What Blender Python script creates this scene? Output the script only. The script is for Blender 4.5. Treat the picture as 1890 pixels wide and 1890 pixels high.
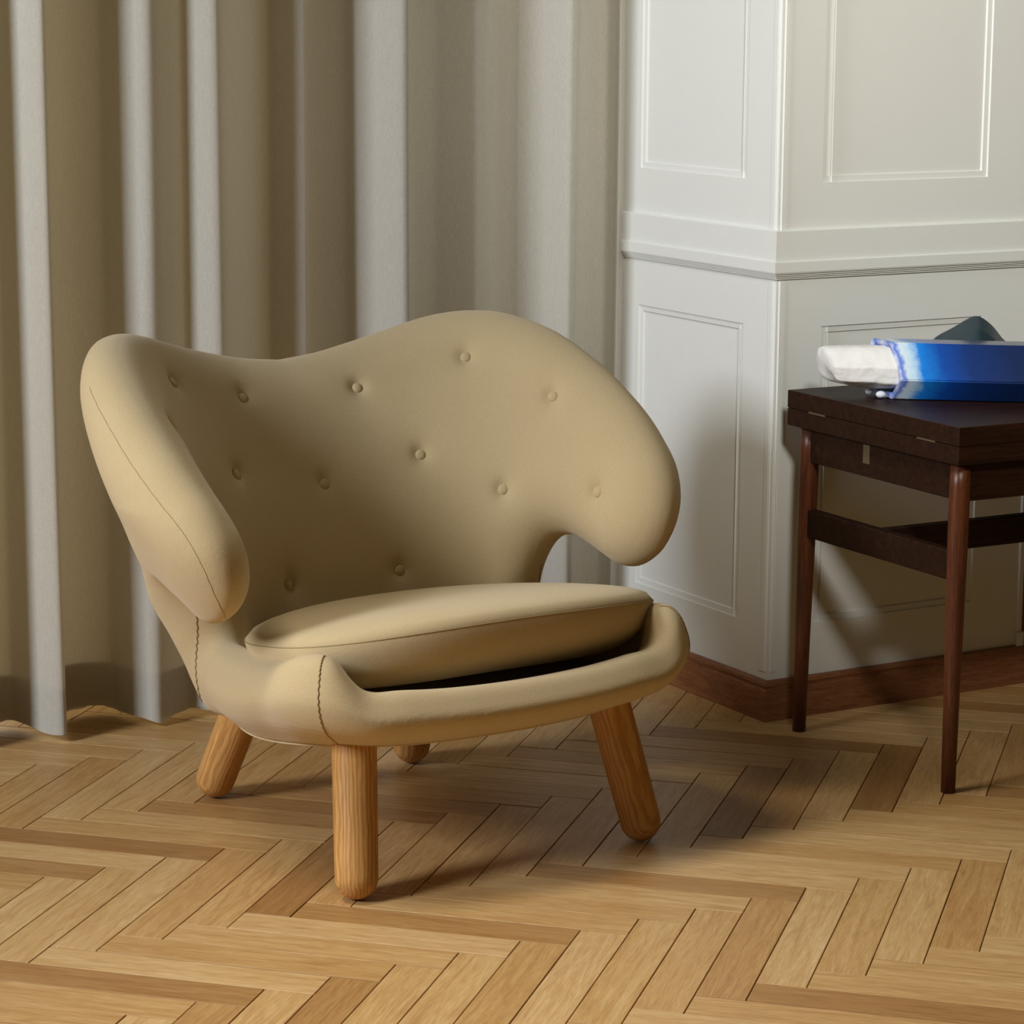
import bpy, bmesh, math, random
import numpy as np
from mathutils import Vector, Matrix, geometry
from mathutils.bvhtree import BVHTree

# ------------------------------------------------------------------ camera, world, lights
for o in list(bpy.data.objects):
    bpy.data.objects.remove(o, do_unlink=True)
scn = bpy.context.scene
COL = scn.collection

F_PX, PITCH, ROLL, CAM_H = 4955.5, 0.1866463, 0.00633985, 1.12
cam_d = bpy.data.cameras.new('camera'); cam = bpy.data.objects.new('camera', cam_d); COL.objects.link(cam)
cam_d.sensor_width = 36.0; cam_d.sensor_fit = 'HORIZONTAL'; cam_d.lens = F_PX / 1890 * 36.0
cam_d.clip_start = 0.05; cam_d.clip_end = 60
cam.location = (0, 0, CAM_H)
cam.rotation_euler = (Matrix.Rotation(math.pi / 2 - PITCH, 3, 'X') @ Matrix.Rotation(ROLL, 3, 'Z')).to_euler()
scn.camera = cam

world = bpy.data.worlds.new('world'); scn.world = world; world.use_nodes = True
wn = world.node_tree.nodes['Background']
wn.inputs['Color'].default_value = (1.0, 0.68, 0.25, 1); wn.inputs['Strength'].default_value = 0.047

WR = Vector((0.86694, 0.49842, 0))      # direction of right wall face (and of the curtain)
WL = Vector((-0.49842, 0.86694, 0))     # direction of left wall face, going away from the corner


def area(name, loc, target, sx, sy, power, color):
    l = bpy.data.lights.new(name, 'AREA'); l.shape = 'RECTANGLE'; l.size = sx; l.size_y = sy
    l.energy = power; l.color = color
    o = bpy.data.objects.new(name, l); COL.objects.link(o); o.location = loc
    d = Vector(target) - Vector(loc); o.rotation_euler = d.to_track_quat('-Z', 'Y').to_euler()
    return o


AIM = Vector((0.0, 3.7, 0.45))
area('window_daylight', AIM + Vector((-3.02, -2.15, 1.68)), AIM, 0.85, 1.0, 110, (0.94, 0.99, 1.07))
sl = bpy.data.lights.new('pier_fill_spot', 'SPOT'); sl.energy = 395; sl.spot_size = math.radians(42); sl.spot_blend = 1.0; sl.shadow_soft_size = 0.22; sl.color = (1.0, 0.98, 0.90)  # added fill spot brightening the upper pier wall; no such ceiling lamp known
so = bpy.data.objects.new('pier_fill_spot', sl); COL.objects.link(so); so.location = (0.55, 1.2, 2.4)
so.rotation_euler = (Vector((0.92, 4.30, 1.15)) - Vector((0.55, 1.2, 2.4))).to_track_quat('-Z', 'Y').to_euler()
fl_ = bpy.data.lights.new('high_left_fill', 'SPOT'); fl_.energy = 255; fl_.spot_size = math.radians(54); fl_.spot_blend = 1.0; fl_.shadow_soft_size = 0.42; fl_.color = (1.0, 0.94, 0.82)  # spot added as stand-in for high light from the left, coned onto front floor
fo2 = bpy.data.objects.new('high_left_fill', fl_); COL.objects.link(fo2); fo2.location = (-1.2, 2.9, 2.75)
fo2.rotation_euler = (Vector((0.45, 2.62, 0)) - Vector((-1.2, 2.9, 2.75))).to_track_quat('-Z', 'Y').to_euler()
area('rear_window_daylight', (-1.35, 4.40, 1.25), (-1.0, 3.85, 1.2), 1.1, 2.4, 13, (1.0, 0.93, 0.75))

scn.view_settings.view_transform = 'Standard'; scn.view_settings.look = 'None'
scn.view_settings.gamma = 1.0; scn.view_settings.use_curve_mapping = False
scn.view_settings.exposure = 0.0
random.seed(4)


# ------------------------------------------------------------------ helpers
def tag(o, label=None, cat=None, group=None, kind=None):
    if label: o['label'] = label
    if cat: o['category'] = cat
    if group: o['group'] = group
    if kind: o['kind'] = kind
    return o


def empty(name, loc=(0, 0, 0), rz=0.0, **kw):
    o = bpy.data.objects.new(name, None); COL.objects.link(o); o.location = loc; o.rotation_euler = (0, 0, rz)
    o.empty_display_size = 0.05
    return tag(o, **kw)


def mesh_obj(name, verts, faces, mat, parent=None, smooth=False, **kw):
    me = bpy.data.meshes.new(name)
    me.from_pydata([tuple(v) for v in verts], [], [tuple(int(i) for i in f) for f in faces]); me.update()
    if smooth: me.polygons.foreach_set('use_smooth', [True] * len(me.polygons))
    o = bpy.data.objects.new(name, me); COL.objects.link(o)
    if mat: me.materials.append(mat)
    if parent: o.parent = parent
    return tag(o, **kw)


def bm_obj(name, bm, mat, parent=None, smooth=False, **kw):
    me = bpy.data.meshes.new(name); bmesh.ops.recalc_face_normals(bm, faces=bm.faces); bm.to_mesh(me); bm.free()
    if smooth: me.polygons.foreach_set('use_smooth', [True] * len(me.polygons))
    o = bpy.data.objects.new(name, me); COL.objects.link(o)
    if mat: me.materials.append(mat)
    if parent: o.parent = parent
    return tag(o, **kw)


def box_bm(x0, x1, y0, y1, z0, z1, bev=0.0, seg=2):
    bm = bmesh.new()
    bmesh.ops.create_cube(bm, size=1, matrix=Matrix.Translation(((x0 + x1) / 2, (y0 + y1) / 2, (z0 + z1) / 2)) @ Matrix.Diagonal((x1 - x0, y1 - y0, z1 - z0, 1)))
    if bev: bmesh.ops.bevel(bm, geom=list(bm.edges), offset=bev, segments=seg, profile=0.5, affect='EDGES')
    return bm


def tube(name, pts, r, mat, parent=None, closed=False, sides=8, **kw):
    P = [Vector(p) for p in pts]; n = len(P); V = []; Fc = []
    up = Vector((0.13, 0.21, 0.97))
    for i in range(n):
        t = (P[(i + 1) % n] - P[i - 1]) if closed else (P[min(i + 1, n - 1)] - P[max(i - 1, 0)])
        t = t.normalized() if t.length > 1e-9 else Vector((0, 0, 1))
        a = up - t * up.dot(t)
        if a.length < 1e-3: a = Vector((1, 0, 0)) - t * t.x
        a.normalize(); up = a; b = t.cross(a)
        rr = r[i] if hasattr(r, '__len__') else r
        for k in range(sides):
            an = 2 * math.pi * k / sides; V.append(P[i] + a * math.cos(an) * rr + b * math.sin(an) * rr)
    m = n if closed else n - 1
    for i in range(m):
        for k in range(sides):
            j = (i + 1) % n
            Fc.append((i * sides + k, i * sides + (k + 1) % sides, j * sides + (k + 1) % sides, j * sides + k))
    if not closed:
        Fc.append(tuple(range(sides))[::-1]); Fc.append(tuple((n - 1) * sides + k for k in range(sides)))
    return mesh_obj(name, V, Fc, mat, parent, True, **kw)


def catmull(pts, per=6, closed=False):
    P = [np.array(p, float) for p in pts]; n = len(P); out = []
    for i in range(n if closed else n - 1):
        if closed: a, b, c, d = P[i - 1], P[i], P[(i + 1) % n], P[(i + 2) % n]
        else: a, b, c, d = P[max(i - 1, 0)], P[i], P[i + 1], P[min(i + 2, n - 1)]
        for k in range(per):
            t = k / per
            out.append(0.5 * ((2 * b) + (-a + c) * t + (2 * a - 5 * b + 4 * c - d) * t * t + (-a + 3 * b - 3 * c + d) * t ** 3))
    if not closed: out.append(P[-1])
    return np.array(out)


# ------------------------------------------------------------------ materials
class NT:
    def __init__(s, name):
        s.m = bpy.data.materials.new(name); s.m.use_nodes = True; s.t = s.m.node_tree; s.n = s.t.nodes; s.l = s.t.links
        s.b = s.n['Principled BSDF']; s.out = s.n['Material Output']

    def new(s, typ, **kw):
        n = s.n.new(typ)
        for k, v in kw.items():
            if k.startswith('i_'): n.inputs[k[2:].replace('_', ' ')].default_value = v
            else: setattr(n, k, v)
        return n

    def link(s, a, b): s.l.new(a, b)

    def ramp(s, fac, stops):
        r = s.n.new('ShaderNodeValToRGB'); e = r.color_ramp.elements
        while len(e) < len(stops): e.new(0.5)
        for i, (p, c) in enumerate(stops): e[i].position = p; e[i].color = (*c, 1)
        s.link(fac, r.inputs['Fac']); return r.outputs['Color']

    def coords(s, scale=(1, 1, 1), kind='Object', rand=False, rot=(0, 0, 0)):
        tc = s.n.new('ShaderNodeTexCoord'); mp = s.n.new('ShaderNodeMapping')
        mp.inputs['Scale'].default_value = scale; mp.inputs['Rotation'].default_value = rot
        src = tc.outputs[kind]
        if rand:
            oi = s.n.new('ShaderNodeObjectInfo'); ml = s.new('ShaderNodeVectorMath', operation='SCALE'); ml.inputs['Scale'].default_value = 37.0
            cb = s.n.new('ShaderNodeCombineXYZ')
            s.link(oi.outputs['Random'], cb.inputs[0]); s.link(oi.outputs['Random'], cb.inputs[1]); s.link(oi.outputs['Random'], cb.inputs[2])
            s.link(cb.outputs[0], ml.inputs[0])
            ad = s.new('ShaderNodeVectorMath', operation='ADD'); s.link(src, ad.inputs[0]); s.link(ml.outputs[0], ad.inputs[1]); src = ad.outputs[0]
        s.link(src, mp.inputs['Vector']); return mp.outputs['Vector']

    def noise(s, vec, scale, detail=3, rough=0.55, dist=0.0):
        n = s.new('ShaderNodeTexNoise'); n.inputs['Scale'].default_value = scale; n.inputs['Detail'].default_value = detail
        n.inputs['Roughness'].default_value = rough; n.inputs['Distortion'].default_value = dist; s.link(vec, n.inputs['Vector']); return n.outputs['Fac']

    def mix(s, fac, a, b, typ='MIX'):
        m = s.new('ShaderNodeMix', data_type='RGBA', blend_type=typ)
        for sock, v in ((m.inputs['Factor'], fac), (m.inputs['A'], a), (m.inputs['B'], b)):
            pass
        ins = {'f': m.inputs[0], 'a': m.inputs[6], 'b': m.inputs[7]}
        for k, v in (('f', fac), ('a', a), ('b', b)):
            if isinstance(v, (int, float)): ins[k].default_value = v
            elif isinstance(v, tuple): ins[k].default_value = (*v, 1) if len(v) == 3 else v
            else: s.link(v, ins[k])
        return m.outputs[2]

    def bump(s, h, strength=0.2, dist=0.001):
        b = s.n.new('ShaderNodeBump'); b.inputs['Strength'].default_value = strength; b.inputs['Distance'].default_value = dist
        s.link(h, b.inputs['Height']); s.link(b.outputs['Normal'], s.b.inputs['Normal']); return b

    def set(s, **kw):
        for k, v in kw.items(): s.b.inputs[k.replace('_', ' ')].default_value = v
        return s


def mat_fabric():
    t = NT('wool_upholstery'); v = t.coords()
    n1 = t.noise(v, 900, 2, 0.6); n2 = t.noise(v, 9, 3)
    n3 = t.noise(t.coords((1, 1, 0.12)), 1500, 1)
    c = t.ramp(n1, [(0.3, (0.49, 0.37, 0.195)), (0.7, (0.64, 0.505, 0.29))])
    c2 = t.mix(0.25, c, t.ramp(n2, [(0.3, (0.52, 0.395, 0.21)), (0.7, (0.60, 0.47, 0.265))]))
    t.link(c2, t.b.inputs['Base Color']); t.set(Roughness=0.95); t.b.inputs['Specular IOR Level'].default_value = 0.12
    t.b.inputs['Sheen Weight'].default_value = 0.3; t.b.inputs['Sheen Roughness'].default_value = 0.6
    t.b.inputs['Sheen Tint'].default_value = (1, 0.93, 0.8, 1)
    m = t.new('ShaderNodeMath', operation='ADD'); t.link(n1, m.inputs[0]); t.link(n3, m.inputs[1])
    t.bump(m.outputs[0], 0.35, 0.0008); return t.m


def mat_plain(name, col, rough=0.6, spec=0.3, bump=None, metal=0.0, var=0.9):
    t = NT(name); v = t.coords(); n = t.noise(v, 40, 3)
    d = tuple(x * var for x in col)
    t.link(t.ramp(n, [(0.3, d), (0.7, col)]), t.b.inputs['Base Color']); t.set(Roughness=rough, Metallic=metal)
    t.b.inputs['Specular IOR Level'].default_value = spec
    if bump: t.bump(t.noise(v, bump[0], 3), bump[1], bump[2])
    return t.m


def mat_wood(name, stops, grain=(1.2, 30, 30), scale=6, rough=0.45, spec=0.35, rand=False, tone=None, coat=0.0, bumpd=0.0004, rot=(0, 0, 0), dist=1.2, gmix=0.35):
    t = NT(name); v = t.coords(grain, rand=rand, rot=rot)
    n1 = t.noise(v, scale, 6, 0.6, dist); n2 = t.noise(v, scale * 7, 3, 0.6)
    c = t.ramp(n1, stops)
    c = t.mix(gmix, c, t.ramp(n2, [(0.35, tuple(x * 0.55 for x in stops[0][1])), (0.6, (1, 1, 1))]), 'MULTIPLY')
    if tone:
        oi = t.n.new('ShaderNodeObjectInfo')
        c = t.mix(1.0, c, t.ramp(oi.outputs['Random'], tone), 'MULTIPLY')
    t.link(c, t.b.inputs['Base Color']); t.set(Roughness=rough); t.b.inputs['Specular IOR Level'].default_value = spec
    t.b.inputs['Coat Weight'].default_value = coat; t.b.inputs['Coat Roughness'].default_value = 0.25
    t.bump(n2, 0.25, bumpd); return t.m


def mat_leg():
    # turned pine/oak: growth rings around an off-centre axis make cathedral grain on the capsule
    t = NT('oiled_oak'); v = t.coords((1, 1, 0.10), rand=False)
    n = t.noise(v, 26, 3, 0.5)
    w = t.new('ShaderNodeTexWave', wave_type='RINGS', rings_direction='Z'); w.inputs['Scale'].default_value = 62
    w.inputs['Distortion'].default_value = 5.0; w.inputs['Detail'].default_value = 2; w.inputs['Detail Scale'].default_value = 1.4
    off = t.new('ShaderNodeVectorMath', operation='ADD'); off.inputs[1].default_value = (0.045, 0.02, 0.0)
    tc = t.coords((1, 1, 0.22)); t.link(tc, off.inputs[0]); t.link(off.outputs[0], w.inputs['Vector'])
    c = t.ramp(w.outputs['Fac'], [(0.0, (0.50, 0.245, 0.07)), (0.5, (0.60, 0.32, 0.10)), (1.0, (0.68, 0.38, 0.135))])
    fine = t.noise(t.coords((1, 1, 0.03)), 700, 2)
    c = t.mix(0.5, c, t.ramp(fine, [(0.35, (0.66, 0.58, 0.5)), (0.6, (1, 1, 1))]), 'MULTIPLY')
    t.link(c, t.b.inputs['Base Color']); t.set(Roughness=0.42); t.b.inputs['Specular IOR Level'].default_value = 0.35
    t.bump(fine, 0.15, 0.0003); return t.m


def mat_curtain(name, trans, tint=(0.63, 0.615, 0.55)):
    t = NT(name); v = t.coords((1, 1, 1))
    wx = t.noise(t.coords((260, 260, 900)), 1, 2); wz = t.noise(t.coords((1400, 1400, 60)), 1, 2)
    m = t.new('ShaderNodeMath', operation='ADD'); t.link(wx, m.inputs[0]); t.link(wz, m.inputs[1])
    f = t.new('ShaderNodeMath', operation='MULTIPLY'); f.inputs[1].default_value = 0.5; t.link(m.outputs[0], f.inputs[0])
    c = t.ramp(f.outputs[0], [(0.35, tuple(x * 0.86 for x in tint)), (0.65, tuple(min(1, x * 1.1) for x in tint))])
    t.n.remove(t.b)
    df = t.new('ShaderNodeBsdfDiffuse'); tr = t.new('ShaderNodeBsdfTranslucent'); mx = t.new('ShaderNodeMixShader')
    t.link(c, df.inputs['Color']); tr.inputs['Color'].default_value = (0.60, 0.52, 0.38, 1); mx.inputs[0].default_value = trans
    t.link(df.outputs[0], mx.inputs[1]); t.link(tr.outputs[0], mx.inputs[2]); t.link(mx.outputs[0], t.out.inputs['Surface'])
    return t.m


M_fabric = mat_fabric()
M_seam = mat_plain('seam_thread', (0.36, 0.26, 0.13), 0.9, 0.1)
M_welt = mat_plain('welt_fabric', (0.62, 0.49, 0.30), 0.9, 0.1, (900, 0.4, 0.0006))
M_leg = mat_leg()
M_plank = mat_wood('parquet_oak', [(0.25, (0.46, 0.255, 0.095)), (0.5, (0.575, 0.36, 0.148)), (0.75, (0.66, 0.46, 0.22))], grain=(2.2, 26, 26), scale=2.6,
                   rough=0.42, spec=0.35, rand=True, tone=[(0.0, (0.62, 0.50, 0.38)), (0.15, (0.88, 0.80, 0.70)), (0.5, (0.98, 0.95, 0.90)), (0.8, (1.04, 1.05, 1.08)), (1.0, (1.10, 1.15, 1.25))], dist=1.6, gmix=0.22)
M_sub = mat_plain('joint_filler', (0.035, 0.018, 0.008), 0.9, 0.1)
M_rose = mat_wood('dark_rosewood', [(0.25, (0.011, 0.0045, 0.002)), (0.5, (0.025, 0.009, 0.004)), (0.8, (0.050, 0.017, 0.007))], grain=(1.5, 22, 22), scale=5, rough=0.5, spec=0.18)
M_roseleg = mat_wood('rosewood_leg', [(0.25, (0.05, 0.014, 0.006)), (0.5, (0.11, 0.031, 0.011)), (0.8, (0.17, 0.052, 0.018))], grain=(22, 22, 1.5), scale=5, rough=0.36, spec=0.4)
M_base = mat_wood('baseboard_wood', [(0.25, (0.17, 0.062, 0.026)), (0.5, (0.28, 0.11, 0.045)), (0.8, (0.38, 0.165, 0.07))], grain=(2.5, 2.5, 34), scale=3.5, rough=0.4, spec=0.4)
M_paint = mat_plain('white_gloss_paint', (0.75, 0.76, 0.73), 0.42, 0.35, (90, 0.05, 0.0004), var=0.985)
M_brass = mat_plain('aged_brass', (0.20, 0.145, 0.085), 0.45, 0.5, None, 0.6)
M_glass = NT('window_glass').set(Roughness=0.02).m
M_curtain = mat_curtain('linen_curtain', 0.24)
M_hem = mat_curtain('linen_hem', 0.04)
M_plaster = mat_plain('white_plaster', (0.72, 0.70, 0.64), 0.8, 0.2)
M_plug = mat_plain('white_quartz', (0.86, 0.85, 0.83), 0.55, 0.3, (70, 0.35, 0.002))

# ------------------------------------------------------------------ floor
FA = -0.27157801; fw, fL = 0.05368429 * CAM_H, 0.3209321 * CAM_H
FO = Vector((-1.216486 * CAM_H, 2.8441861 * CAM_H))
floor = mesh_obj('floor', [(-3, 0.2, -0.012), (3, 0.2, -0.012), (3, 6.2, -0.012), (-3, 6.2, -0.012), (-3, 0.2, -0.06), (3, 0.2, -0.06), (3, 6.2, -0.06), (-3, 6.2, -0.06)],
                 [(0, 1, 2, 3), (7, 6, 5, 4), (0, 4, 5, 1), (1, 5, 6, 2), (2, 6, 7, 3), (3, 7, 4, 0)], M_sub, kind='structure')
ca, sa = math.cos(FA), math.sin(FA)


def f2w(x, y):
    x += FO.x; y += FO.y
    return Vector((ca * x - sa * y, sa * x + ca * y))


def cam_px(p):
    z = p[2] - CAM_H; cp, sp = math.cos(PITCH), math.sin(PITCH)
    zc = p[1] * cp - z * sp; yc = -(p[1] * sp + z * cp)
    return 945 + F_PX * p[0] / zc, 945 + F_PX * yc / zc


g = 0.0007
bm = box_bm(g, fL - g, g, fw - g, -0.0125, 0.0, 0.0)
bm.edges.ensure_lookup_table()
bmesh.ops.bevel(bm, geom=[e for e in bm.edges if all(abs(v.co.z) < 1e-6 for v in e.verts)], offset=0.0005, segments=1, affect='EDGES')
plank_me = bpy.data.meshes.new('plank'); bmesh.ops.recalc_face_normals(bm, faces=bm.faces); bm.to_mesh(plank_me); bm.free(); plank_me.materials.append(M_plank)
cands = []
# P corner lattice i(w,w)+j(L,-L); plank A (along x) ends at P; plank B (along y, hanging below P)
for j in range(-12, 13):
    for i in range(-80, 81):
        bx, by = i * fw + j * fL, i * fw - j * fL
        # A plank spans x in [bx-L, bx], y in [by-w, by];  B plank spans x in [bx, bx+w], y in [by-L, by]
        cands.append((bx - fL, by - fw, 0)); cands.append((bx + fw, by - fL, 1))
plist = []
for x, y, r in cands:
    c = f2w(x + (fL / 2 if r == 0 else -fw / 2), y + (fw / 2 if r == 0 else fL / 2))
    if not (-2.6 < c.x < 2.6 and 0.6 < c.y < 5.6): continue
    u, v = cam_px((c.x, c.y, 0))
    over = max(0, -u, u - 1890) + max(0, v - 1890, 1150 - v)
    behind = (Vector((c.x, c.y)) - Vector((0.4036, 4.1386)))
    hid = behind.dot(Vector((WL.x, WL.y))) > 0.12 and behind.dot(Vector((WR.x, WR.y))) > -1.5
    plist.append((over + (600 if hid else 0), x, y, r, c))
plist.sort(key=lambda q: q[0])
rng = random.Random(11)
for k, (ov, x, y, r, c) in enumerate(plist[:296]):
    p = f2w(x, y)
    o = bpy.data.objects.new('plank', plank_me); COL.objects.link(o); o.parent = floor
    o.location = (p.x, p.y, rng.uniform(-0.0004, 0.0003)); o.rotation_euler = (0, 0, FA + (math.pi / 2 if r else 0))
V, Fc = [], []
T0 = [v.co.copy() for v in plank_me.vertices]; P0 = [tuple(p.vertices) for p in plank_me.polygons]
for (ov, x, y, r, c) in plist[296:]:
    p = f2w(x, y); R = Matrix.Rotation(FA + (math.pi / 2 if r else 0), 3, 'Z'); b = len(V)
    V += [R @ v + Vector((p.x, p.y, 0)) for v in T0]; Fc += [tuple(b + i for i in f) for f in P0]
mesh_obj('outer_planks', V, Fc, M_plank, floor, kind='stuff')

# ------------------------------------------------------------------ panelled pier
BC = Vector((0.4036, 4.1386, 0))                       # baseboard outer corner on the floor
WC = BC + 0.012 * (WR + WL)                            # wall corner
NR = Vector((0.49842, -0.86694, 0)); NL = Vector((-0.86694, -0.49842, 0))


def frame(o, d, n):
    """matrix: local x along wall, local y outwards, local z up"""
    m = Matrix.Identity(4)
    for i in range(3): m[i][0] = d[i]; m[i][1] = n[i]; m[i][2] = (0, 0, 1)[i]; m[i][3] = o[i]
    return m


FR_ = frame(WC, WR, NR); FL_ = frame(WC, WL, NL)


def place(o, m):
    if m.determinant() < 0:
        o.data.transform(m); o.data.flip_normals()
    else: o.data.transform(m)
    return o


def wall_face(name, L, H, rects, m, thick=0.10):
    xs = sorted({0.0, L} | {r[0] for r in rects} | {r[1] for r in rects}); zs = sorted({0.0, H} | {r[2] for r in rects} | {r[3] for r in rects})
    V = []; Fc = []
    def q(a, b, c, d):
        i = len(V); V.extend([a, b, c, d]); Fc.append((i, i + 1, i + 2, i + 3))
    for i in range(len(xs) - 1):
        for j in range(len(zs) - 1):
            x0, x1, z0, z1 = xs[i], xs[i + 1], zs[j], zs[j + 1]
            if any(r[0] <= x0 and x1 <= r[1] and r[2] <= z0 and z1 <= r[3] for r in rects): continue
            q((x0, 0, z0), (x1, 0, z0), (x1, 0, z1), (x0, 0, z1))
    q((0, -thick, 0), (0, -thick, H), (L, -thick, H), (L, -thick, 0))
    q((L, 0, 0), (L, -thick, 0), (L, -thick, H), (L, 0, H)); q((0, 0, H), (L, 0, H), (L, -thick, H), (0, -thick, H))
    bm = bmesh.new(); vs = [bm.verts.new(v) for v in V]
    for f in Fc: bm.faces.new([vs[i] for i in f])
    bmesh.ops.remove_doubles(bm, verts=bm.verts, dist=1e-5)
    wo = bm_obj(name, bm, M_paint, kind='structure'); place(wo, m)
    for (x0, x1, z0, z1) in rects:
        b = 0.0115; d1, d2 = 0.0024, 0.0056
        rings = [(0, 0.0), (0.0012, -d1), (b - 0.0018, -d1 - 0.0006), (b, -d2)]
        V = []; Fc = []
        for (e, y) in rings: V += [(x0 + e, y, z0 + e), (x1 - e, y, z0 + e), (x1 - e, y, z1 - e), (x0 + e, y, z1 - e)]
        for k in range(len(rings) - 1):
            for i in range(4):
                a = k * 4; j = (i + 1) % 4; Fc.append((a + i, a + j, a + 4 + j, a + 4 + i))
        e = (len(rings) - 1) * 4; Fc.append((e, e + 1, e + 2, e + 3))
        n0 = len(V)
        V += [(x0, -0.02, z0), (x1, -0.02, z0), (x1, -0.02, z1), (x0, -0.02, z1)]; Fc.append((n0 + 3, n0 + 2, n0 + 1, n0))
        po = mesh_obj('panel', V, Fc, M_paint, wo); place(po, m)
    return wo


WH = 2.6
wr = wall_face('wall_right', 0.52, WH, [(0.088, 0.411, 0.150, 0.627), (0.082, 0.411, 0.852, 2.2)], FR_)
wl = wall_face('wall_left', 1.0, WH, [(0.088, 0.396, 0.150, 0.627), (0.088, 0.396, 0.855, 2.2)], FL_)
# corner beads (lower and upper), each a raised strip on both faces with a groove beside the arris
for (z0, z1) in ((0.078, 0.702), (0.779, WH)):
    for m, w0 in ((FR_, 0.016), (FL_, 0.021)):
        V = []; prof = [(0.004, 0.0), (0.0045, 0.0012), (0.006, 0.0022), (0.0075, 0.0012), (0.0085, 0.0), (0.0095, 0.0016), (w0 - 0.001, 0.0016), (w0, 0.0)]
        for z in (z0, z1): V += [(x, y, z) for x, y in prof] + [(w0, -0.004, z), (0.004, -0.004, z)]
        n = len(prof) + 2; Fc = [(i, (i + 1) % n, n + (i + 1) % n, n + i) for i in range(n)] + [tuple(range(n))[::-1], tuple(range(n, 2 * n))]
        b = mesh_obj('corner_bead', V, Fc, M_paint, wr if m is FR_ else wl); place(b, m)
# edge bead at the far end of the right face, with its plinth block
bb = bm_obj('edge_bead', box_bm(0.510, 0.520, -0.002, 0.0035, 0.088, WH, 0.0012, 1), M_paint, wr); place(bb, FR_)
bb = bm_obj('plinth_block', box_bm(0.508, 0.5235, -0.01, 0.006, 0.058, 0.088, 0.001, 1), M_paint, wr); place(bb, FR_)


def run_trim(name, profile, s0r, s1l, mat, miter=True):
    """profile = list of (outwards, z); runs round the outer corner: right face up to s0r, left face up to s1l"""
    V = []; n = len(profile)
    def P(face, s, y, z):
        if face == 'c': p = WC - (WR + WL) * y
        elif face == 'r': p = WC + WR * s + NR * y
        else: p = WC + WL * s + NL * y
        return (p.x, p.y, z)
    for st in (('l', s1l), ('c', 0), ('r', s0r)): V += [P(st[0], st[1], y, z) for y, z in profile]
    Fc = [(k * n + i, k * n + (i + 1) % n, (k + 1) * n + (i + 1) % n, (k + 1) * n + i) for k in range(2) for i in range(n)]
    Fc += [tuple(range(n))[::-1], tuple(range(2 * n, 3 * n))]
    bm = bmesh.new(); vs = [bm.verts.new(v) for v in V]
    for f in Fc: bm.faces.new([vs[i] for i in f])
    return bm_obj(name, bm, mat, kind='structure')


run_trim('trim_1', [(-0.01, 0.703), (0.0015, 0.703), (0.0035, 0.7045), (0.0035, 0.7065), (0.006, 0.7075), (0.006, 0.7095), (0.0085, 0.7105), (0.0085, 0.7125), (0.011, 0.7135),
                    (0.012, 0.7160), (0.012, 0.7315), (0.0078, 0.7330), (0.0078, 0.7790), (0.006, 0.7805), (-0.01, 0.7805)], 0.60, 0.95, M_paint)
run_trim('baseboard_right', [(-0.005, 0.0), (0.012, 0.0), (0.012, 0.050), (0.009, 0.0525), (0.009, 0.055), (0.0105, 0.058), (0.009, 0.062), (0.004, 0.065), (-0.005, 0.065)], 0.95, 0.95, M_base)
# brown panelling beyond the pier
ws = bm_obj('wall_far_right', box_bm(0.5205, 1.3, -0.06, -0.02, 0.0, 0.700), M_base, kind='structure'); place(ws, FR_)
ws = bm_obj('wall_far_right', box_bm(0.5205, 1.3, -0.06, -0.006, 0.700, WH), M_paint, kind='structure'); place(ws, FR_)

# ------------------------------------------------------------------ curtain
CD = Vector((math.cos(math.radians(28)), math.sin(math.radians(28)), 0)); CN = Vector((CD.y, -CD.x, 0)); CO = Vector((0.205, 4.545, 0))
# folds: horizontal place (in the photograph's columns at eye height, turned to metres once) and depth towards the room
folds = [(-420, -.03), (-330, .045), (-300, .045), (-285, -.05), (-200, -.04), (-130, .05), (-75, .055), (-60, .05), (-62, .0), (-66, -.045), (0, -.045), (26, -.02), (60, .035), (85, .058), (101, .066), (107, .058),
         (105, .03), (96, .0), (96, -.03), (112, -.058), (150, -.066), (200, -.05), (222, -.018), (255, .022), (282, .045), (303, .043), (335, .016), (350, .014), (375, .034), (403, .054), (420, .05),
         (450, .018), (480, -.022), (500, -.035), (522, -.022), (550, -.006), (562, .002), (569, .002), (568, -.02), (572, -.045), (600, -.056), (640, -.052), (662, -.03), (700, .012), (735, .045), (750, .054), (757, .048),
         (754, .015), (752, -.02), (765, -.046), (800, -.05), (825, -.036), (860, -.012), (877, -.003), (883, -.008), (905, -.016), (928, -.042), (950, -.040), (975, -.020), (992, -.006), (1015, .022), (1040, .048), (1052, .050), (1057, .042),
         (1054, .01), (1060, -.02), (1085, -.036), (1105, -.034), (1120, -.012), (1130, .006), (1136, .002), (1150, -.014), (1162, -.024), (1175, -.02), (1182, -.034), (1176, -.05)]


def fold_world(px, v):
    a = (px - 945) / F_PX * math.cos(0.0); dx, dy = a, math.cos(PITCH)
    # ray (dx,dy)*t meets line CO + CN*v + CD*u
    A = np.array([[dx, -CD.x], [dy, -CD.y]]); b = np.array([CO.x + CN.x * v, CO.y + CN.y * v])
    t, u = np.linalg.solve(A, b); return u


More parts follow.
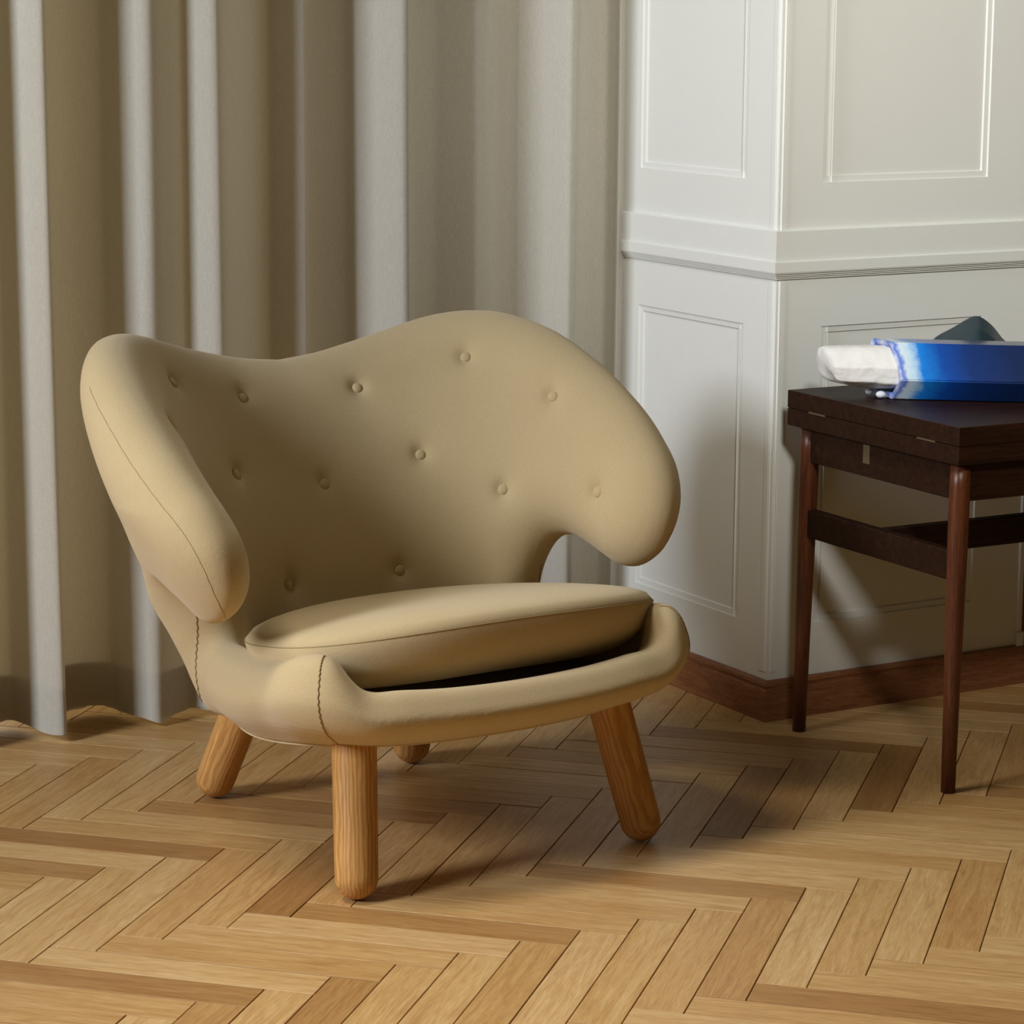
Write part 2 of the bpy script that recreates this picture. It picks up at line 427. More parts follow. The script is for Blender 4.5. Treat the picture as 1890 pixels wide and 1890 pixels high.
path = catmull([(fold_world(px, v), v) for px, v in folds], 7)
V = []; Fc = []
zs = [0.012, 0.03, 0.06, 0.09, 0.2, 0.4, 0.6, 0.8, 1.0, 1.2, 1.5, 2.0, 2.5]; n = len(path)
for iz, z in enumerate(zs):
    for i, (u, v) in enumerate(path):
        s = 1.0 + 0.10 * math.exp(-z / 0.35); w = 0.004 * math.sin(u * 23 + z * 1.7) * math.exp(-z / 0.8)
        zz = z + (0.0035 * math.sin(u * 46 + 1) + 0.002 * math.sin(u * 131) if iz == 0 else 0)
        p = CO + CD * (u + w) + CN * (v * s + 0.003 * math.sin(z * 2.1 + u * 9)); V.append((p.x, p.y, zz))
for j in range(len(zs) - 1):
    for i in range(n - 1): Fc.append((j * n + i, j * n + i + 1, (j + 1) * n + i + 1, (j + 1) * n + i))
curtain = empty('curtain', (CO.x, CO.y, 0), label='long greige linen curtain hanging in soft folds behind the beige armchair', cat='curtain')
co = mesh_obj('curtain_cloth', [(v[0] - CO.x, v[1] - CO.y, v[2]) for v in V], Fc, M_curtain, curtain, True)
# turned-up hem: a second layer behind the foot of the cloth
V2 = []; zs2 = [0.014, 0.05, 0.088]
for z in zs2:
    for i, (u, v) in enumerate(path):
        a = path[max(i - 1, 0)]; b = path[min(i + 1, n - 1)]; t = np.array(b) - np.array(a); t /= max(1e-6, np.linalg.norm(t)); nn = (-t[1], t[0])
        s = 1.0 + 0.10 * math.exp(-z / 0.35)
        w = 0.004 * math.sin(u * 23 + z * 1.7) * math.exp(-z / 0.8)
        # keep to the window side of the cloth
        p = CO + CD * (u + w + nn[0] * -0.003) + CN * ((v * s + 0.003 * math.sin(z * 2.1 + u * 9)) + nn[1] * -0.003); V2.append((p.x - CO.x, p.y - CO.y, z))
F2 = [(j * n + i, j * n + i + 1, (j + 1) * n + i + 1, (j + 1) * n + i) for j in range(2) for i in range(n - 1)]
mesh_obj('hem', V2, F2, M_hem, curtain, True)

# ------------------------------------------------------------------ armchair
YAW = math.radians(34); CHO = Vector((-0.131 * CAM_H, 3.213 * CAM_H, 0))
chair = empty('armchair', CHO, YAW, label='beige wool upholstered lounge armchair with curved wing back and button tufting', cat='armchair')
BP = [0.32679835, 0.37072193, 0.45592731, 0.27320222, 0.35709311, 0.5022305, -0.08026481, 2.12936728, 0.03295699, 0.08738654, 0.05994682]


def quad(c, z):
    x0, x1, x2 = .3, .5, .68
    return c[0] * (z - x1) * (z - x2) / ((x0 - x1) * (x0 - x2)) + c[1] * (z - x0) * (z - x2) / ((x1 - x0) * (x1 - x2)) + c[2] * (z - x0) * (z - x1) / ((x2 - x0) * (x2 - x1))


def S(th, z):
    th = np.asarray(th, float); z = np.asarray(z, float)
    sh = np.maximum(0, .31 - z) ** 2 * 1.9
    a = quad(BP[0:3], z) - sh; b = quad(BP[3:6], z) - sh; pw = BP[7]; s, c = np.sin(th), np.cos(th)
    r = (np.abs(s) ** pw + np.abs(c) ** pw) ** (-1 / pw)
    return np.stack([a * r * s, BP[6] + b * r * c, z + 0 * th], -1)


def Nrm(th, z):
    e = 1e-4; a = S(th + e, z) - S(th - e, z); b = S(th, z + e) - S(th, z - e); nn = np.cross(b, a)
    nn = nn / np.linalg.norm(nn, axis=-1, keepdims=True); p = S(th, z)
    return nn * np.sign((nn * (p - np.array([0, BP[6], .4]))).sum(-1))[..., None]


OUT = [(0.0, .607), (.145, .613), (.283, .625), (.404, .638), (.485, .648), (.575, .658), (.659, .664), (.731, .666), (.808, .665), (.893, .658), (.982, .647), (1.05, .635), (1.13, .618), (1.217, .599),
       (1.318, .575), (1.43, .549), (1.539, .521), (1.64, .493), (1.714, .464), (1.752, .440), (1.770, .412), (1.755, .384), (1.705, .361), (1.611, .344), (1.505, .339), (1.387, .347), (1.261, .360), (1.170, .368),
       (1.105, .367), (1.06, .360), (1.02, .344), (.988, .320), (.970, .29), (.965, .25), (.955, .205), (.92, .178), (.83, .166), (.7, .16)]
up = catmull(OUT, 5)
low = np.array([(x, .16) for x in np.linspace(.7, -.7, 50)])[1:-1]
poly = np.vstack([up, low, (up[::-1] * [-1, 1])[:-1]])          # closed loop in (theta, z)
SC = 0.4
p2 = poly * [SC, 1]
# resample boundary evenly
seg = np.sqrt(((np.roll(p2, -1, 0) - p2) ** 2).sum(1)); cum = np.concatenate([[0], np.cumsum(seg)]); tot = cum[-1]
NB = int(tot / 0.0055); q = np.linspace(0, tot, NB, endpoint=False)
pc = np.vstack([p2, p2[:1]]); bd = np.stack([np.interp(q, cum, pc[:, 0]), np.interp(q, cum, pc[:, 1])], -1)


def inside(pol, Q):
    c = np.zeros(len(Q), bool); m = len(pol); j = m - 1
    for i in range(m):
        a, b = pol[i], pol[j]; mk = ((a[1] > Q[:, 1]) != (b[1] > Q[:, 1]))
        x = (b[0] - a[0]) * (Q[:, 1] - a[1]) / (b[1] - a[1] + 1e-15) + a[0]; c ^= mk & (Q[:, 0] < x); j = i
    return c


def dist_to(B, Q):
    out = np.empty(len(Q))
    for i in range(0, len(Q), 800): out[i:i + 800] = np.sqrt(((Q[i:i + 800, None] - B[None]) ** 2).sum(-1).min(1))
    return out


tn = np.roll(bd, -1, 0) - np.roll(bd, 1, 0); tn /= np.linalg.norm(tn, axis=1, keepdims=True); nin = np.stack([-tn[:, 1], tn[:, 0]], -1)
if not inside(bd, bd[5:6] + nin[5:6] * 0.004)[0]: nin = -nin
pts = [bd]
for d in (0.0008, 0.0025, 0.0052, 0.009):
    r = bd + nin * d; ok = inside(bd, r); dd = dist_to(bd, r); pts.append(r[ok & (dd > d * 0.9)])
gg = 0.0075; X, Z = np.meshgrid(np.arange(-0.76, 0.76, gg), np.arange(.15, .68, gg * .866)); X[1::2] += gg / 2
Q = np.stack([X.ravel(), Z.ravel()], -1); Q = Q[inside(bd, Q)]; Q = Q[dist_to(bd, Q) > 0.0128]; pts.append(Q)
allp = np.vstack(pts)
vo, ed, fo, *_ = geometry.delaunay_2d_cdt([Vector(p) for p in allp], [(i, (i + 1) % NB) for i in range(NB)], [list(range(NB))], 1, 1e-7)
vo = np.array([[v.x, v.y] for v in vo]); TH, ZZ = vo[:, 0] / SC, vo[:, 1]
Bd3 = S(bd[:, 0] / SC, bd[:, 1]); P3 = S(TH, ZZ); D3 = dist_to(Bd3, P3); N3 = Nrm(TH, ZZ)
on_b = dist_to(bd, vo) < 1e-6


def Tof(th):
    u = np.clip((np.abs(th) - .2), 0, 1); return BP[8] + (BP[10] - BP[8]) * u * u * (3 - 2 * u)


def Hof(th, d, z=0.6):
    w = np.clip((.362 - np.asarray(z)) / .05, 0, 1) * np.clip((1.3 - np.abs(th)) / .15, 0, 1); R = BP[9] * (1 - w) + .06 * w
    return Tof(th) * np.sqrt(np.maximum(0, 1 - (1 - np.minimum(d / R, 1)) ** 2))


hh = Hof(TH, D3, ZZ); hh[on_b] = 0


BT = [(.297, .3135), (.461, .4635), (.254, .5545), (.665, .5875), (1.073, .543), (.833, .418), (1.416, .431)]
buttons = [(0.0, .435)] + [(s * t, z) for t, z in BT for s in (1, -1)]
buttons[7], buttons[8] = (.693, .589), (-.636, .586)
hin = hh.copy(); 
for (t, z) in buttons:
    c3 = S(t, z); dd = np.sqrt(((P3 - c3) ** 2).sum(1)); hin -= 0.0085 * np.exp(-(dd / 0.0125) ** 2) + 0.0035 * np.exp(-(dd / 0.034) ** 2)
nv = len(vo); inner = P3 - N3 * hin[:, None]; fo_ = 1 + .55 * np.exp(-((ZZ - .345) / .055) ** 2) * np.exp(-((np.abs(TH) - .93) / .22) ** 2) - .42 * np.clip((.50 - ZZ) / .14, 0, 1) * np.clip((np.abs(TH) - 1.06) / .34, 0, 1)
outer = P3 + N3 * (hh * fo_)[:, None]
idx = np.arange(nv) + nv; idx[on_b] = np.arange(nv)[on_b]
V = np.vstack([inner, outer]); Fc = []
for f in fo: Fc.append(tuple(f)); Fc.append(tuple(int(idx[i]) for i in f[::-1]))
bm = bmesh.new(); bv = [bm.verts.new(v) for v in V]
for f in Fc:
    try: bm.faces.new([bv[i] for i in f])
    except ValueError: pass
for v in [v for v in bm.verts if not v.link_faces]: bm.verts.remove(v)
back = bm_obj('backrest', bm, M_fabric, chair, True)

# buttons: little covered domes sunk in their dimples
prof = [(0.0, .0036), (.0034, .0033), (.0060, .0024), (.0077, .0008), (.0081, -.0012), (.0074, -.004)]
Vb = []; Fb = []; ns = 20
for r, z in prof[1:]: Vb += [(r * math.cos(2 * math.pi * k / ns), r * math.sin(2 * math.pi * k / ns), z) for k in range(ns)]
Vb.append((0, 0, prof[0][1])); tp = len(Vb) - 1
for k in range(ns): Fb.append((k, (k + 1) % ns, tp))
for j in range(len(prof) - 2):
    for k in range(ns): Fb.append((j * ns + k, (j + 1) * ns + k, (j + 1) * ns + (k + 1) % ns, j * ns + (k + 1) % ns))
Fb.append(tuple((len(prof) - 2) * ns + k for k in range(ns))[::-1])
bme = bpy.data.meshes.new('button'); bme.from_pydata(Vb, [], Fb); bme.update(); bme.polygons.foreach_set('use_smooth', [True] * len(bme.polygons)); bme.materials.append(M_fabric)
# seat body
ST = [  # crest x,y,z   bottom x,y,z   bulge
    (0, -.298, .266, 0, -.258, .190, .024), (.10, -.295, .268, .09, -.252, .190, .024), (.175, -.288, .273, .155, -.238, .190, .024), (.228, -.277, .278, .192, -.218, .190, .025),
    (.265, -.254, .316, .214, -.188, .187, .026), (.281, -.212, .319, .228, -.15, .180, .026), (.270, -.155, .300, .238, -.095, .171, .036), (.267, -.085, .286, .240, -.035, .163, .037),
    (.264, -.02, .280, .234, .025, .158, .033), (.254, .055, .279, .222, .075, .162, .028), (.238, .118, .277, .190, .125, .166, .022), (.16, .150, .27, .11, .145, .160, .010), (0, .172, .27, 0, .155, .160, .008)]
full = ST + [(-a[0], a[1], a[2], -a[3], a[4], a[5], a[6]) for a in ST[-2:0:-1]]
SS = catmull(full, 8, True); ns = len(SS); ctr = np.array([0, -.06])
rows = []


def csmooth(A, sg):
    k = np.arange(-3 * sg, 3 * sg + 1); w = np.exp(-k ** 2 / (2 * sg * sg)); w /= w.sum()
    return sum(w[i] * np.roll(A, -k[i], axis=0) for i in range(len(k)))


SS[:, 3:7] = csmooth(SS[:, 3:7], 5)
TT = np.roll(SS[:, :2], -1, 0) - np.roll(SS[:, :2], 1, 0); NN_ = np.stack([TT[:, 1], -TT[:, 0]], -1); NN_ /= np.linalg.norm(NN_, axis=1, keepdims=True)
NN_ *= np.sign((NN_ * (SS[:, :2] - ctr)).sum(1))[:, None]; NN_ = csmooth(NN_, 4); NN_ /= np.linalg.norm(NN_, axis=1, keepdims=True)
for i in range(ns):
    C = SS[i, :3]; Bt = SS[i, 3:6]; bl = SS[i, 6]; nn = NN_[i]
    ob = (Bt[:2] - C[:2]) @ nn; side = Bt[:2] - C[:2] - nn * ob; dz = C[2] - Bt[2]; zp = .228
    def P(o, z, k=0.0):
        xy = C[:2] + nn * o + side * k; return (xy[0], xy[1], z)
    ctl = [P(-.062, zp), P(-.048, zp + .004), P(-.040, zp + (C[2] - zp) * .45), P(-.030, C[2] - .009), P(-.014, C[2]), P(.002, C[2] - .001), P(bl * .62, C[2] - .011 - dz * .03, .1), P(bl, Bt[2] + .60 * dz, .3),
           P(bl * .80 + ob * .2, Bt[2] + .33 * dz, .6), P(bl * .2 + ob * .75, Bt[2] + .07 * dz, .9), P(ob + .004, Bt[2] + .002, 1), P(ob - .012, Bt[2] + .001, 1)]
    rows.append(catmull(ctl, 4))
m = len(rows[0]); V = [p for r in rows for p in r]; Fc = []
for i in range(ns):
    j = (i + 1) % ns
    for k in range(m - 1): Fc.append((i * m + k, j * m + k, j * m + k + 1, i * m + k + 1))
V.append((0, -.06, .224)); V.append((0, -.06, .175)); c0, c1 = len(V) - 2, len(V) - 1
for i in range(ns):
    j = (i + 1) % ns; Fc.append((i * m, c0, j * m)); Fc.append((i * m + m - 1, j * m + m - 1, c1))
bm = bmesh.new(); bv = [bm.verts.new(v) for v in V]
for f in Fc: bm.faces.new([bv[i] for i in f])
seat_o = bm_obj('seat_shell', bm, M_fabric, chair, True)
BV2 = [BVHTree.FromPolygons([v.co.copy() for v in o.data.vertices], [tuple(p.vertices) for p in o.data.polygons]) for o in (seat_o, back)]
# the covers run into one another: fuse the two padded forms, ease the junction, then part them again along it
bm = bmesh.new(); bm.from_mesh(seat_o.data); bm.from_mesh(back.data)
tmp = bm_obj('fused', bm, M_fabric); rm = tmp.modifiers.new('r', 'REMESH'); rm.mode = 'VOXEL'; rm.voxel_size = 0.0032
bpy.context.view_layer.update(); dg = bpy.context.evaluated_depsgraph_get(); fm = bpy.data.meshes.new_from_object(tmp.evaluated_get(dg))
VV = np.empty(len(fm.vertices) * 3); fm.vertices.foreach_get('co', VV); VV = VV.reshape(-1, 3)
EE = np.empty(len(fm.edges) * 2, int); fm.edges.foreach_get('vertices', EE); EE = EE.reshape(-1, 2)
ds = np.array([[b.find_nearest(Vector(v))[3] for b in BV2] for v in VV])
wgt = np.clip(1.25 - ds.max(1) / .028, 0, 1); wgt = wgt * wgt * (3 - 2 * wgt); wgt[VV[:, 1] < -.06] = 0
deg = np.bincount(EE.ravel(), minlength=len(VV)).astype(float)[:, None]


def lap(X):
    A = np.zeros_like(X); np.add.at(A, EE[:, 0], X[EE[:, 1]]); np.add.at(A, EE[:, 1], X[EE[:, 0]]); return A / deg - X


for _ in range(2): VV = VV + .35 * lap(VV)                      # takes the voxel steps out everywhere
act = wgt[:, None]
for _ in range(110): VV = VV + .6 * act * lap(VV)
fm.vertices.foreach_set('co', VV.ravel())
isseat = ds[:, 0] < ds[:, 1]
polys = [tuple(p.vertices) for p in fm.polygons]
for o_, sel in ((seat_o, True), (back, False)):
    fc = [p for p in polys if (sum(bool(isseat[i]) for i in p) * 2 > len(p)) == sel]
    used = sorted({i for p in fc for i in p}); mp_ = {v: k for k, v in enumerate(used)}
    me = bpy.data.meshes.new(o_.name); me.from_pydata([tuple(VV[i]) for i in used], [], [tuple(mp_[i] for i in p) for p in fc]); me.update()
    me.polygons.foreach_set('use_smooth', [True] * len(me.polygons)); me.materials.append(M_fabric); o_.data = me
bpy.data.objects.remove(tmp, do_unlink=True)
BV = [BVHTree.FromPolygons([Vector(v) for v in VV], polys)]
for (t, z) in buttons:
    c3 = S(t, z); nn = Nrm(np.array([t]), np.array([z]))[0]
    hit = BV[0].ray_cast(Vector(c3 - nn * .13), Vector(nn))
    o = bpy.data.objects.new('button', bme); COL.objects.link(o); o.parent = chair; o.location = hit[0] - Vector(nn) * .0016
    o.rotation_euler = Vector(-nn).to_track_quat('Z', 'Y').to_euler()
# welt round the bottom edge of the seat
tube('welt', [tuple(np.array(rows[i][m - 5]) + [0, 0, -0.0012]) for i in range(ns)], 0.0017, M_welt, chair, closed=True, sides=8)
SIDE_SEAM = [(-.2795, .0765, .322), (-.2792, .0774, .3111), (-.2779, .0788, .2957), (-.2775, .0799, .2806), (-.2781, .081, .2655), (-.2785, .0823, .2503), (-.2777, .0844, .2347), (-.2741, .0886, .2183), (-.267, .0967, .2004), (-.256, .105, .188)]
WING_SEAM = [(-.3914, .1557, .621), (-.3993, .1183, .6047), (-.4065, .0609, .5772), (-.4083, .011, .549), (-.4067, -.0267, .5264), (-.4017, -.0613, .5034), (-.3926, -.0962, .477), (-.3828, -.1175, .4505), (-.3722, -.1282, .4215), (-.36, -.1286, .3924), (-.343, -.1204, .3644), (-.332, -.108, .350)]
# corner seams (front knobs) and side seams (where the back cover starts)
for side in (-1, 1):
    for (a0, a1, k0) in ((0.0, 0.0, 0),):
        i0 = 8 * 4 + 3
        ii = i0 if side > 0 else (ns - i0)
        line = []
        for kk in np.linspace(16, m - 5, 90):
            f = (kk - 16) / (m - 20); fi = ii + side * -4.0 * math.sin(f * 1.7) + .10 * math.sin(kk * 7.0); ia = int(math.floor(fi)); fa = fi - ia; k0_ = int(kk); fk = kk - k0_; k1_ = min(k0_ + 1, m - 1)
            pnt = (np.array(rows[ia % ns][k0_]) * (1 - fk) + np.array(rows[ia % ns][k1_]) * fk) * (1 - fa) + (np.array(rows[(ia + 1) % ns][k0_]) * (1 - fk) + np.array(rows[(ia + 1) % ns][k1_]) * fk) * fa
            ctrp = np.array([ctr[0], ctr[1], pnt[2] - .01]); d = pnt - ctrp; d /= np.linalg.norm(d); line.append(pnt + d * 0.0003)
        tube('seam', line, 0.0011, M_seam, chair, sides=6)
    for pts_, rad, amp in ((SIDE_SEAM, .0011, .0010), (WING_SEAM, .0004, .0007)):
        line = []
        for i, p in enumerate(catmull(pts_, 8)):
            q_ = BV[0].find_nearest(Vector(p * [-side, 1, 1]) + Vector((0, amp * math.sin(i * 1.15), amp * math.sin(i * 1.15))))
            nq = q_[1] if q_[1].dot(Vector((side, 0, 0))) > -.6 else -q_[1]
            line.append(q_[0] + nq * .0002)
        tube('seam', line, rad, M_seam, chair, sides=6)

# seat cushion
cush = []
NR_, NA = 22, 120


def cush_out(a):
    c, s = math.cos(a), math.sin(a); n = 2.66
    r = (abs(c) ** n + abs(s) ** n) ** (-1 / n)
    x, y = r * c * .2873, r * s
    if y > 0: x *= 1 - .16 * y ** 2
    y = y * (.2151 if y > 0 else .1831)
    return x + .018, y - .0926


def cz(x, y): return .3419 - .01143 * ((x - .018) / .28) ** 2 - .1527 * (y + .27) - .003 * x


V = []; Fc = []
for sgn, H_ in ((1, .0245), (-1, .076)):
    for j in range(NR_ + 1):
        rho = 1 - (1 - j / NR_) ** 1.6 if False else (j / NR_) ** 0.8
        for i in range(NA):
            a = 2 * math.pi * i / NA; x, y = cush_out(a); x = (x - .018) * rho + .018; y = (y + .0926) * rho - .0926
            h = H_ * max(0, 1 - rho ** 6.0) ** 0.48
            V.append((x, y, cz(x, y) + sgn * h))
base = (NR_ + 1) * NA
for s in (0, 1):
    for j in range(NR_):
        for i in range(NA):
            a, b = s * base + j * NA + i, s * base + j * NA + (i + 1) % NA; f = (a, b, b + NA, a + NA); Fc.append(f if s == 0 else f[::-1])
bm = bmesh.new(); bv = [bm.verts.new(v) for v in V]
for f in Fc: bm.faces.new([bv[i] for i in f])
bmesh.ops.remove_doubles(bm, verts=bm.verts, dist=1e-5)
cushion = bm_obj('seat_cushion', bm, M_fabric, chair, True)
pp = [(*cush_out(2 * math.pi * i / 160),) for i in range(160)]
tube('cushion_seam', [((x - .018) * .997 + .018, (y + .0926) * .998 - .0926, cz(x, y) + .0006) for x, y in pp], 0.0009, M_seam, cushion, closed=True, sides=6)

# legs: round-ended dowels, slightly splayed
for (bx, by, tx, ty) in ((.2245, -.247, .197, -.195), (-.2245, -.247, -.197, -.195), (.165, .248, .138, .160), (-.165, .248, -.138, .160)):
    r = .0285; b = Vector((bx, by, r * 1.0)); t = Vector((tx, ty, .215)); ax = (t - b); Ln = ax.length; pr = []
    for k in range(9): an = math.pi / 2 * k / 8; pr.append((r * 0.98 * math.sin(an), -r * 0.98 * math.cos(an)))
    for k in range(1, 8): pr.append((r * (0.98 + 0.05 * k / 7), Ln * k / 7))
    V = [(0, 0, pr[0][1])]; ns2 = 36
    for rr, zz in pr[1:]: V += [(rr * math.cos(2 * math.pi * k / ns2), rr * math.sin(2 * math.pi * k / ns2), zz) for k in range(ns2)]
    Fc = [(0, 1 + (k + 1) % ns2, 1 + k) for k in range(ns2)]
    for j in range(len(pr) - 2):
        for k in range(ns2): a = 1 + j * ns2; Fc.append((a + k, a + (k + 1) % ns2, a + ns2 + (k + 1) % ns2, a + ns2 + k))
    a = 1 + (len(pr) - 2) * ns2; Fc.append(tuple(a + k for k in range(ns2)))
    o = mesh_obj('leg', V, Fc, M_leg, chair, True)
    o.location = b; qd = ax.to_track_quat('Z', 'Y'); o.rotation_euler = (qd @ Matrix.Rotation(bx * 9 + by * 5, 3, 'Z').to_quaternion()).to_euler()

# ------------------------------------------------------------------ side table
TYAW = math.radians(28.8); TZ = .54
TF = Vector((0.6279, 3.7295, 0))                 # front left corner of the top
td = Vector((math.cos(TYAW), math.sin(TYAW), 0)); te = Vector((-td.y, td.x, 0))
table = empty('side_table', TF, TYAW, label='dark rosewood side table with slim tapered legs standing against the white panelled pier', cat='table')
TW, TD = 0.62, 0.424
bm_obj('table_top', box_bm(0, TW, 0, TD, TZ - .0272, TZ, .0012), M_rose, table)
bm_obj('lower_leaf', box_bm(0.0004, TW, 0.0004, TD, TZ - .0545, TZ - .0278, .0010), M_rose, table)
for hy in (.075, .345): bm_obj('hinge', box_bm(-.0009, .01, hy - .021, hy + .021, TZ - .0290, TZ - .0264, .0003, 1), M_brass, table)
az1, az0 = TZ - .0545, TZ - .109
L0, L1 = .0135, .030
bm_obj('side_apron', box_bm(.018, .034, .03, TD - .03, az0, az1, .001, 1), M_rose, table)
bm_obj('front_apron', box_bm(.03, TW - .03, .018, .034, az0 - .002, az1, .001, 1), M_rose, table)
bm_obj('rear_apron', box_bm(.03, TW - .03, TD - .034, TD - .018, az0, az1, .001, 1), M_rose, table)
bm_obj('side_apron', box_bm(TW - .034, TW - .018, .03, TD - .03, az0, az1, .001, 1), M_rose, table)
bm_obj('label_plate', box_bm(.0168, .019, .232, .248, az0 + .020, az0 + .049, .0004, 1), M_brass, table)
for (lx, ly, sx, sy) in ((.026, .027, -1, -1), (.026, TD - .027, -1, 1), (TW - .026, .027, 1, -1), (TW - .026, TD - .027, 1, 1)):
    rr = [(0.0, .0105), (.15, .0118), (.30, .0140), (.39, .0150), (.45, .0150), (az1, .0140)]; V = []; ns2 = 24
    for z, r in rr:
        k_ = (1 - z / az1) * .004
        V += [(lx + sx * k_ + r * math.cos(2 * math.pi * k / ns2), ly + sy * k_ + r * math.sin(2 * math.pi * k / ns2), z) for k in range(ns2)]
    Fc = [(j * ns2 + k, j * ns2 + (k + 1) % ns2, (j + 1) * ns2 + (k + 1) % ns2, (j + 1) * ns2 + k) for j in range(len(rr) - 1) for k in range(ns2)]
    Fc += [tuple(range(ns2))[::-1], tuple((len(rr) - 1) * ns2 + k for k in range(ns2))]
    mesh_obj('leg', V, Fc, M_roseleg, table, True)
sz0, sz1 = .313, .356
bm_obj('side_stretcher', box_bm(.017, .035, .03, TD - .03, sz0, sz1, .0015, 1), M_rose, table)
bm_obj('side_stretcher', box_bm(TW - .035, TW - .017, .03, TD - .03, sz0, sz1, .0015, 1), M_rose, table)
bm_obj('cross_stretcher', box_bm(.034, TW - .034, TD / 2 - .010, TD / 2 + .010, sz0, sz1, .0015, 1), M_rose, table)

# ------------------------------------------------------------------ sculpture
def mat_glaze():
    t = NT('blue_glaze'); tc = t.n.new('ShaderNodeTexCoord'); sx = t.n.new('ShaderNodeSeparateXYZ'); t.link(tc.outputs['Object'], sx.inputs[0])
    nz = t.noise(t.coords((1, 1, 1)), 60, 4, 0.6); mm = t.new('ShaderNodeMath', operation='MULTIPLY_ADD'); mm.inputs[1].default_value = .022
    t.link(nz, mm.inputs[0]); dp = t.new('ShaderNodeVectorMath', operation='DOT_PRODUCT'); dp.inputs[1].default_value = (1.0, .5, .06)
    t.link(tc.outputs['Object'], dp.inputs[0]); t.link(dp.outputs['Value'], mm.inputs[2])
    mp = t.new('ShaderNodeMapRange'); mp.inputs[1].default_value = 0.0; mp.inputs[2].default_value = 0.23; t.link(mm.outputs[0], mp.inputs[0])
    c = t.ramp(mp.outputs[0], [(0.05, (0.78, 0.82, 0.88)), (0.085, (0.10, 0.20, 0.70)), (0.115, (0.66, 0.78, 0.86)), (0.16, (0.50, 0.70, 0.84)), (0.22, (0.01, 0.22, 0.72)), (0.36, (0.006, 0.065, 0.34)), (0.52, (0.006, 0.032, 0.155)), (0.8, (0.006, 0.020, 0.08))])
    st = t.noise(t.coords((140, 40, 60)), 3, 3)
    c = t.mix(0.18, c, t.ramp(st, [(0.4, (0.6, 0.65, 0.8)), (0.62, (1, 1, 1))]), 'MULTIPLY')
    t.link(c, t.b.inputs['Base Color']); t.set(Roughness=0.14); t.b.inputs['Specular IOR Level'].default_value = 0.3; t.b.inputs['Coat Weight'].default_value = 0.0; t.b.inputs['Coat Roughness'].default_value = 0.05
    t.bump(t.noise(t.coords(), 30, 3), 0.1, 0.001); return t.m


M_glaze = mat_glaze()
M_teal = mat_plain('dark_teal_glaze', (0.014, 0.034, 0.045), 0.25, 0.5)
SA = Vector((0.560, 4.022, TZ))
sculp = empty('sculpture', SA, math.radians(-6), label='glossy cobalt blue faceted sculpture with rough white stone end lying on dark side table', cat='sculpture')
# body: six-sided beam, gently bowed, its end cut askew
hexa = [(-.047, .034), (-.018, .001), (.030, .0), (.058, .038), (.034, .0865), (-.020, .0865)]
V = []; nx = 26; Lb = .42


def skew(y, z): return -.5 * y - .06 * (z - .04)


for i in range(nx + 1):
    f = i / nx; x = Lb * f; bow = .010 * math.sin(math.pi * f * .9)
    for (y, z) in hexa:
        V.append((x + skew(y, z) * (1 - f), y + .006 * f - bow * 1.2, z))
n = 6; Fc = [(i * n + k, i * n + (k + 1) % n, (i + 1) * n + (k + 1) % n, (i + 1) * n + k) for i in range(nx) for k in range(n)]
bm = bmesh.new(); bv = [bm.verts.new(v) for v in V]
for f in Fc: bm.faces.new([bv[i] for i in f])
bm.faces.new([bv[nx * n + k] for k in range(n)])
rim = [(y * .80 + .001, (z - .044) * .80 + .044) for y, z in hexa]
r1 = [bm.verts.new((.004 + skew(y, z), y, z)) for y, z in rim]
for k in range(n): bm.faces.new([bv[k], bv[(k + 1) % n], r1[(k + 1) % n], r1[k]])
r2 = [bm.verts.new((.045 + skew(y, z), y, z)) for y, z in rim]
for k in range(n): bm.faces.new([r1[k], r1[(k + 1) % n], r2[(k + 1) % n], r2[k]])
bm.faces.new(r2)
bmesh.ops.recalc_face_normals(bm, faces=bm.faces)
bmesh.ops.bevel(bm, geom=[e for e in bm.edges if e.calc_face_angle(0) > .3], offset=.0016, segments=2, affect='EDGES')
bm_obj('blue_body', bm, M_glaze, sculp, False, label='cobalt blue glazed body fading to navy')
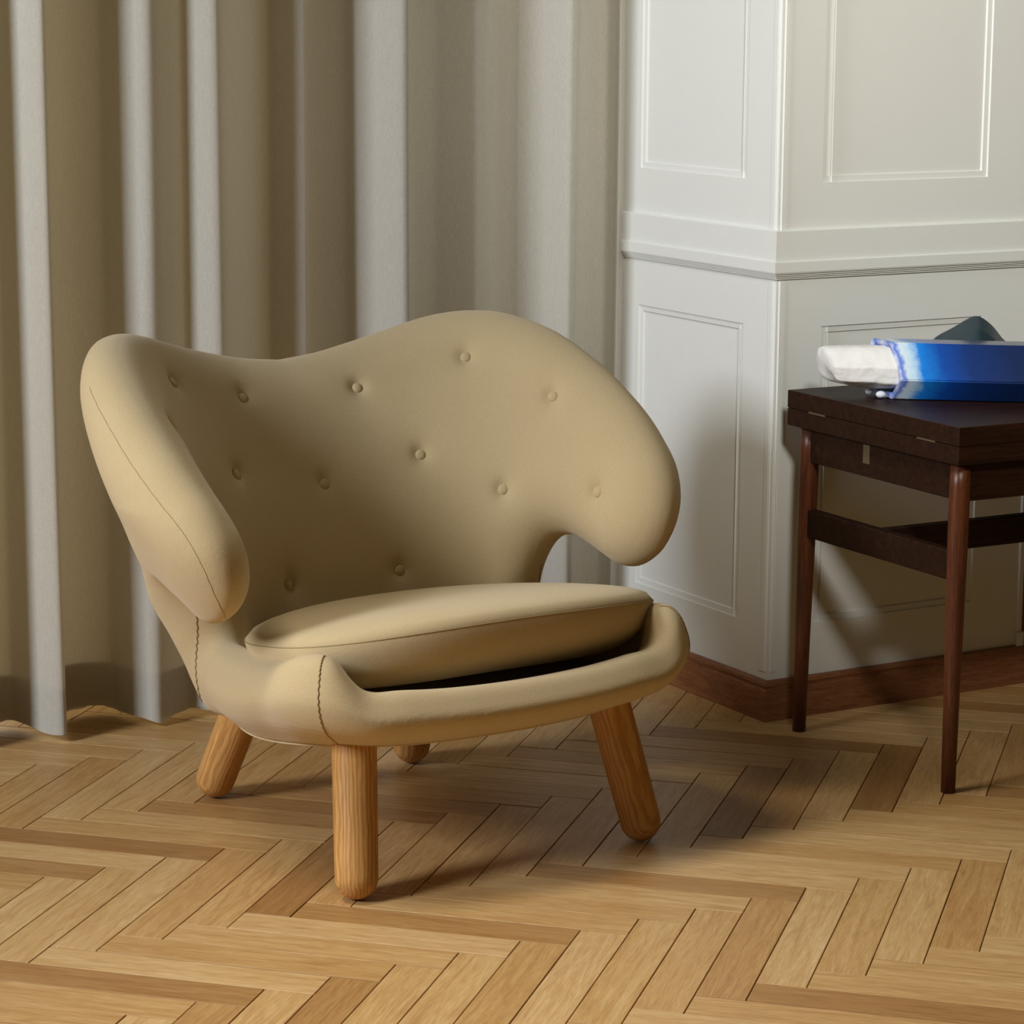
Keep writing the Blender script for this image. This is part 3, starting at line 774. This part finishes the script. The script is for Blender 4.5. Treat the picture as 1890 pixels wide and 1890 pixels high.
# white rough end
bm = bmesh.new()
sec = [(-.034, .024), (-.012, .012), (.014, .012), (.036, .024), (.042, .050), (.030, .074), (.0, .079), (-.020, .074), (-.038, .048)]
st = [(.035, 1.0), (.0, 1.0), (-.025, .98), (-.05, .96), (-.078, .92), (-.094, .78)]
rr = random.Random(5); rings = []
for (x, s) in st:
    rings.append([bm.verts.new((x + rr.uniform(-.003, .003) - .35 * y - .10 * (z - .046), y * s + rr.uniform(-.002, .002), (z - .046) * s + .046 + .002 + rr.uniform(-.002, .002))) for y, z in sec])
n = len(sec)
for a, b in zip(rings[:-1], rings[1:]):
    for k in range(n): bm.faces.new([a[k], a[(k + 1) % n], b[(k + 1) % n], b[k]])
bm.faces.new(rings[0]); bm.faces.new(rings[-1])
for ring, dx in ((rings[-1], .020), (rings[-2], .010)):
    ring[1].co.x += dx; ring[1].co.z += .010          # notch in the lower lip
bmesh.ops.recalc_face_normals(bm, faces=bm.faces)
cr = bm.edges.layers.float.new('crease_edge')
for e in bm.edges:
    k0 = [i % n for i, v in enumerate(sum(rings, [])) if v in e.verts]
    if len(k0) == 2 and k0[0] == k0[1] and k0[0] in (0, 5, 8): e[cr] = .55
plug = bm_obj('white_end', bm, M_plug, sculp, True, label='rough white stone end plug')
sd = plug.modifiers.new('subd', 'SUBSURF'); sd.levels = 4; sd.render_levels = 4
tx = bpy.data.textures.new('rough', 'CLOUDS'); tx.noise_scale = .014; dm = plug.modifiers.new('disp', 'DISPLACE'); dm.texture = tx; dm.strength = .0018; dm.mid_level = .5
for (dx, dy, dz, s) in ((-.020, .020, .0052, .0068), (-.004, -.014, .0058, .0078)):
    bm = bmesh.new(); bmesh.ops.create_uvsphere(bm, u_segments=20, v_segments=12, radius=s, matrix=Matrix.Translation((dx, dy, dz + .001)) @ Matrix.Diagonal((1.0, .8, .7, 1)))
    bm_obj('glaze_drip', bm, M_glaze, sculp, True)
# dark teal curved arm rising behind
prof = [(.105, .02), (.125, .068), (.160, .092), (.182, .106), (.192, .110), (.203, .108), (.220, .095), (.234, .078), (.250, .060), (.256, .02)]
prof = [tuple(p) for p in catmull(prof, 4)]; V = []
for (yy, zs_, xs_) in ((.072, .60, .97), (.098, .80, .985), (.128, 1.0, 1.0), (.140, .99, .99), (.160, .90, .96)):
    V += [(.140 + (x - .190) * xs_, yy + .015, .02 + (z - .02) * zs_) for x, z in prof]
n = len(prof); Fc = [(j * n + k, j * n + (k + 1) % n, (j + 1) * n + (k + 1) % n, (j + 1) * n + k) for j in range(4) for k in range(n)] + [tuple(range(n))[::-1], tuple(4 * n + k for k in range(n))]
bm = bmesh.new(); bv = [bm.verts.new(v) for v in V]
for f in Fc: bm.faces.new([bv[i] for i in f])
bm_obj('curved_arm', bm, M_teal, sculp, False, label='dark teal curved arm of the sculpture')
